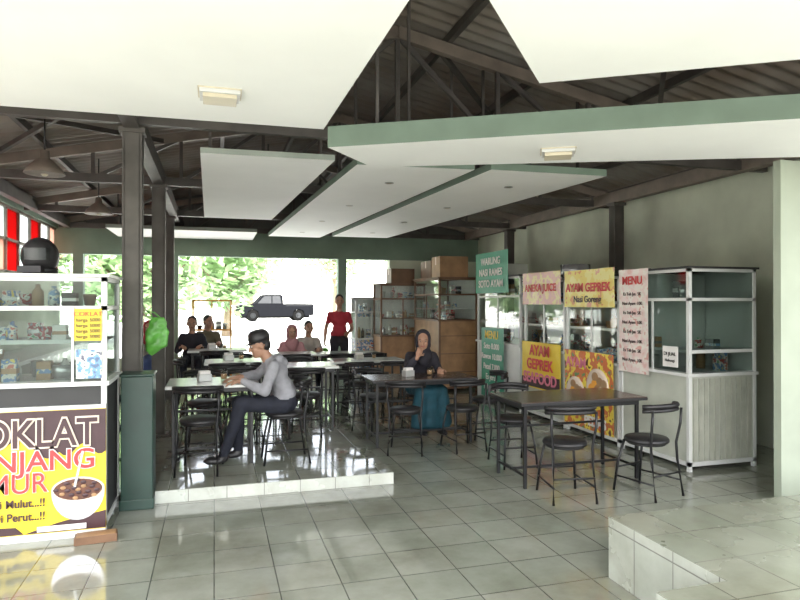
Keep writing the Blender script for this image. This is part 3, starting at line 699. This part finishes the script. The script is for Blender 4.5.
q = B(); q.box(LW-.20, LW-.03, -.012, -.006, 1.34, 1.56, 'yellow'); q.box(LW-.19, LW-.03, -.012, -.006, 1.08, 1.28, 'pr_paper'); q.box(LW-.22, LW-.205, -.01, .01, 1.06, 1.58, 'white')
po = q.obj('small_poster', parent=sL)
for i in range(5): text('COKLAT' if i == 0 else 'harga 5000', .035 if i else .045, 'red' if i == 0 else 'choc', po, (LW-.115, -.016, 1.51-i*.038), 'poster_text', 'CENTER')
q = B(); q.lathe([(.0, 0), (.09, 0), (.12, .03), (.125, .1), (.122, .1), (.0, .08)], (LW-.33, .3, 1.06), 'steelpot', 20); q.obj('serving_bowl', parent=sL)
# helmet on the stall
b = B(); b.ell((0, 0, .135), (.135, .118, .135), 'blackpl', su=28, sv=18); b.box(.02, .125, -.085, .085, .015, .06, 'blackpl')
b.prism([(.04+.105*math.cos(t), .112*math.sin(t), .10) for t in [-1.3+2.6*i/12 for i in range(13)]]+[(.0, .1, .10), (.0, -.1, .10)], (0, 0, .085), 'glass_dark')
b.lathe([(.09, 0), (.112, .012), (.118, .04), (.11, .05)], (0, 0, 0), 'black', 24)
b.obj('motorcycle_helmet', (-1.2, 5.02, 1.801), R(-110))
# lime plastic bag hung from the column: flat, crumpled, gathered at the handles
b = B(); vs = []; fs = []; nu, nv = 36, 22
for j in range(nv+1):
    t = j/nv; z = -.15+.30*t
    wd = .088*(min(1, t*6+.25))*(1-.45*max(0, (t-.62)/.38)); th = .035*(min(1, t*5+.2))*(1-.5*t)
    for i in range(nu):
        a = 2*PI*i/nu; p = V((wd*math.cos(a)+.02*t, th*math.sin(a), z+.02*math.cos(a)*(1-t)))
        nn = noise.noise(p*22)*.018; vs.append(p+V((math.cos(a), math.sin(a), 0))*nn)
for j in range(nv):
    for i in range(nu): fs.append((j*nu+i, j*nu+(i+1) % nu, (j+1)*nu+(i+1) % nu, (j+1)*nu+i))
fs.append(tuple(range(nu))[::-1]); fs.append(tuple(nv*nu+i for i in range(nu)))
b.add(vs, fs, 'lime', True)
b.tube([(-.02, 0, .13), (-.04, 0, .18), (-.07, .02, .20), (-.01, .01, .19), (.05, 0, .13)], .006, 'lime'); b.obj('plastic_bag', (-.47, 5.57, 1.33))
b = B(); b.box(-.13, .13, -.05, .05, 0, .05, 'dkbrown'); b.box(-.12, .12, -.045, .045, .05, .055, 'brown'); b.obj('wood_block', (-.76, 4.60, 0), .1, bevel=.004)
# long tiled counter in the left bay
b = B(); b.box(-2.85, -2.25, 6.3, 12.8, 0, .85, 'tile_side'); b.box(-2.87, -2.21, 6.28, 12.82, .85, .9, 'white'); b.obj('serving_counter')
b = B(); goods(b, 0, .5, 0, .0, 0, 5, 33, .25)
b.obj('condiment_set', (-2.5, 8.2, .9), R(90))
# orange display case far
b = B()
for x in (0, .72):
    for y in (0, .3): b.box(x, x+.03, y, y+.03, 0, 1.56, 'orange')
for z in (.95, 1.53): b.box(0, .75, 0, .33, z, z+.03, 'orange')
b.box(.36, .38, 0, .02, .95, 1.55, 'orange')
b.box(.03, .72, .01, .014, .98, 1.53, 'glass'); goods(b, .08, .68, .1, .2, .98, 5, 3, .2)
b.obj('display_case', (-.42, 12.75, PZ))
b = B(); b.ell((0, 0, -.12), (.09, .05, .13), 'lime'); b.tube([(-.04, 0, -.02), (-.02, 0, .06), (.02, 0, .06), (.04, 0, -.02)], .007, 'lime'); b.obj('shopping_bag', (1.98, 11.54, .76))

# ------------------------------------------------------------ outdoors
b = B()
b.add([(-60, 13.7, -.02), (60, 13.7, -.02), (60, 28, .53), (-60, 28, .53), (-60, 90, .53), (60, 90, .53)], [(0, 1, 2, 3), (3, 2, 5, 4)], 'concrete')
b.add([(-60, -60, -.16), (60, -60, -.16), (60, 13.7, -.16), (-60, 13.7, -.16)], [(0, 1, 2, 3)], 'bounce_ground'); b.obj('ground')  # unseen ground behind the camera, added to bounce sunlight up to the ceiling
def tree(x, y, z, h, r, seed, n=1500):
    rnd = random.Random(seed); b = B()
    b.tube([(0, 0, 0), (.08, .05, h*.35), (-.05, .1, h*.7), (0, 0, h*.9)], [.16, .13, .1, .04], 'bark')
    for i in range(5):
        a = i*1.3; b.tube([(0, .05, h*.5), (math.cos(a)*r*.4, math.sin(a)*r*.4, h*.7), (math.cos(a)*r*.75, math.sin(a)*r*.75, h*.85)], [.07, .05, .02], 'bark', 6)
    vs = []; fs = []
    for i in range(n):
        u = V((rnd.gauss(0, 1), rnd.gauss(0, 1), rnd.gauss(0, 1))).normalized()*(rnd.random()**.4)
        lump = 1+.3*noise.noise(u*2+V((seed, 0, 0))); p = V((u.x*r*lump, u.y*r*lump, h*.75+u.z*r*.8*lump))
        d = V((rnd.gauss(0, 1), rnd.gauss(0, 1), rnd.gauss(0, .5))).normalized(); e = d.cross(V((rnd.random(), rnd.random(), 1))).normalized(); l = .16+.12*rnd.random()
        o = len(vs); vs += [p-d*l, p+e*l*.5, p+d*l, p-e*l*.5]; fs.append((o, o+1, o+2, o+3))
    b.add(vs, fs, 'leaf'); b.obj('tree', (x, y, z))
tree(-2.2, 20, .22, 3.0, 1.8, 1, 1500); tree(.4, 24, .34, 3.0, 1.6, 2, 1100); tree(-5.5, 22, .3, 4, 2.2, 3); tree(8, 43, .53, 6, 3.0, 4, 1500); tree(2.5, 46, .53, 6, 2.8, 9, 1300); tree(-4, 44, .53, 6, 3, 6); tree(14, 42, .53, 6, 3, 7)
tree(10, 26, .45, 4, 2, 8)
b = B(); b.box(-20, 25, 52, 53, .53, 6.5, 'building')
for i in range(12): b.box(-18+i*3.4, -16.6+i*3.4, 51.94, 52, 1.6, 3.2, 'dirtywhite'); b.box(-18.1+i*3.4, -16.5+i*3.4, 51.9, 52, 1.5, 1.6, 'alu')
b.obj('far_building')
# pickup
b = B(); W = 1.6
prof = [(0, .32), (0, .85), (.15, .95), (1.05, 1.02), (1.5, 1.5), (1.65, 1.56), (2.55, 1.56), (2.65, 1.5), (2.7, 1.0), (4.5, 1.0), (4.5, .35), (4.2, .30), (3.98, .30), (3.88, .62), (3.6, .72), (3.32, .62), (3.22, .28), (1.32, .28), (1.23, .6), (.95, .72), (.67, .6), (.57, .30)]
b.prism([(x, 0, z) for x, z in prof], (0, W, 0), 'truck')
b.box(.3, 4.3, .25, W-.25, .18, .6, 'rubber_and_shadow')  # dark block standing in for the shadow under the truck
for y in (-.006, W-.0):
    b.prism([(1.2, y, 1.05), (1.58, y, 1.46), (2.0, y, 1.48), (2.0, y, 1.05)], (0, .006, 0), 'truckglass'); b.prism([(2.06, y, 1.05), (2.06, y, 1.48), (2.5, y, 1.48), (2.58, y, 1.05)], (0, .006, 0), 'truckglass')
    b.box(2.85, 4.4, y, y+.006, .9, .92, 'truckglass')
for x in (.95, 3.6):
    for y in (.02, W-.2): b.lathe([(.2, 0), (.33, .01), (.34, .09), (.33, .18), (.2, .18)], (x, y, .34), 'rubber_and_shadow', 24, Matrix.Rotation(-PI/2, 3, 'X')); b.lathe([(.17, -.004), (.0, -.004)], (x, y, .34), 'truckglass', 16, Matrix.Rotation(-PI/2, 3, 'X'))
b.box(2.75, 4.45, .05, W-.05, .98, 1.02, 'darkin'); b.box(-.06, .02, .05, W-.05, .42, .58, 'darkin'); b.box(-.02, .03, .15, .4, .7, .85, 'lampglass'); b.box(-.02, .03, W-.4, W-.15, .7, .85, 'lampglass')
b.obj('pickup_truck', (1.2, 37, .53), .05, bevel=.02)
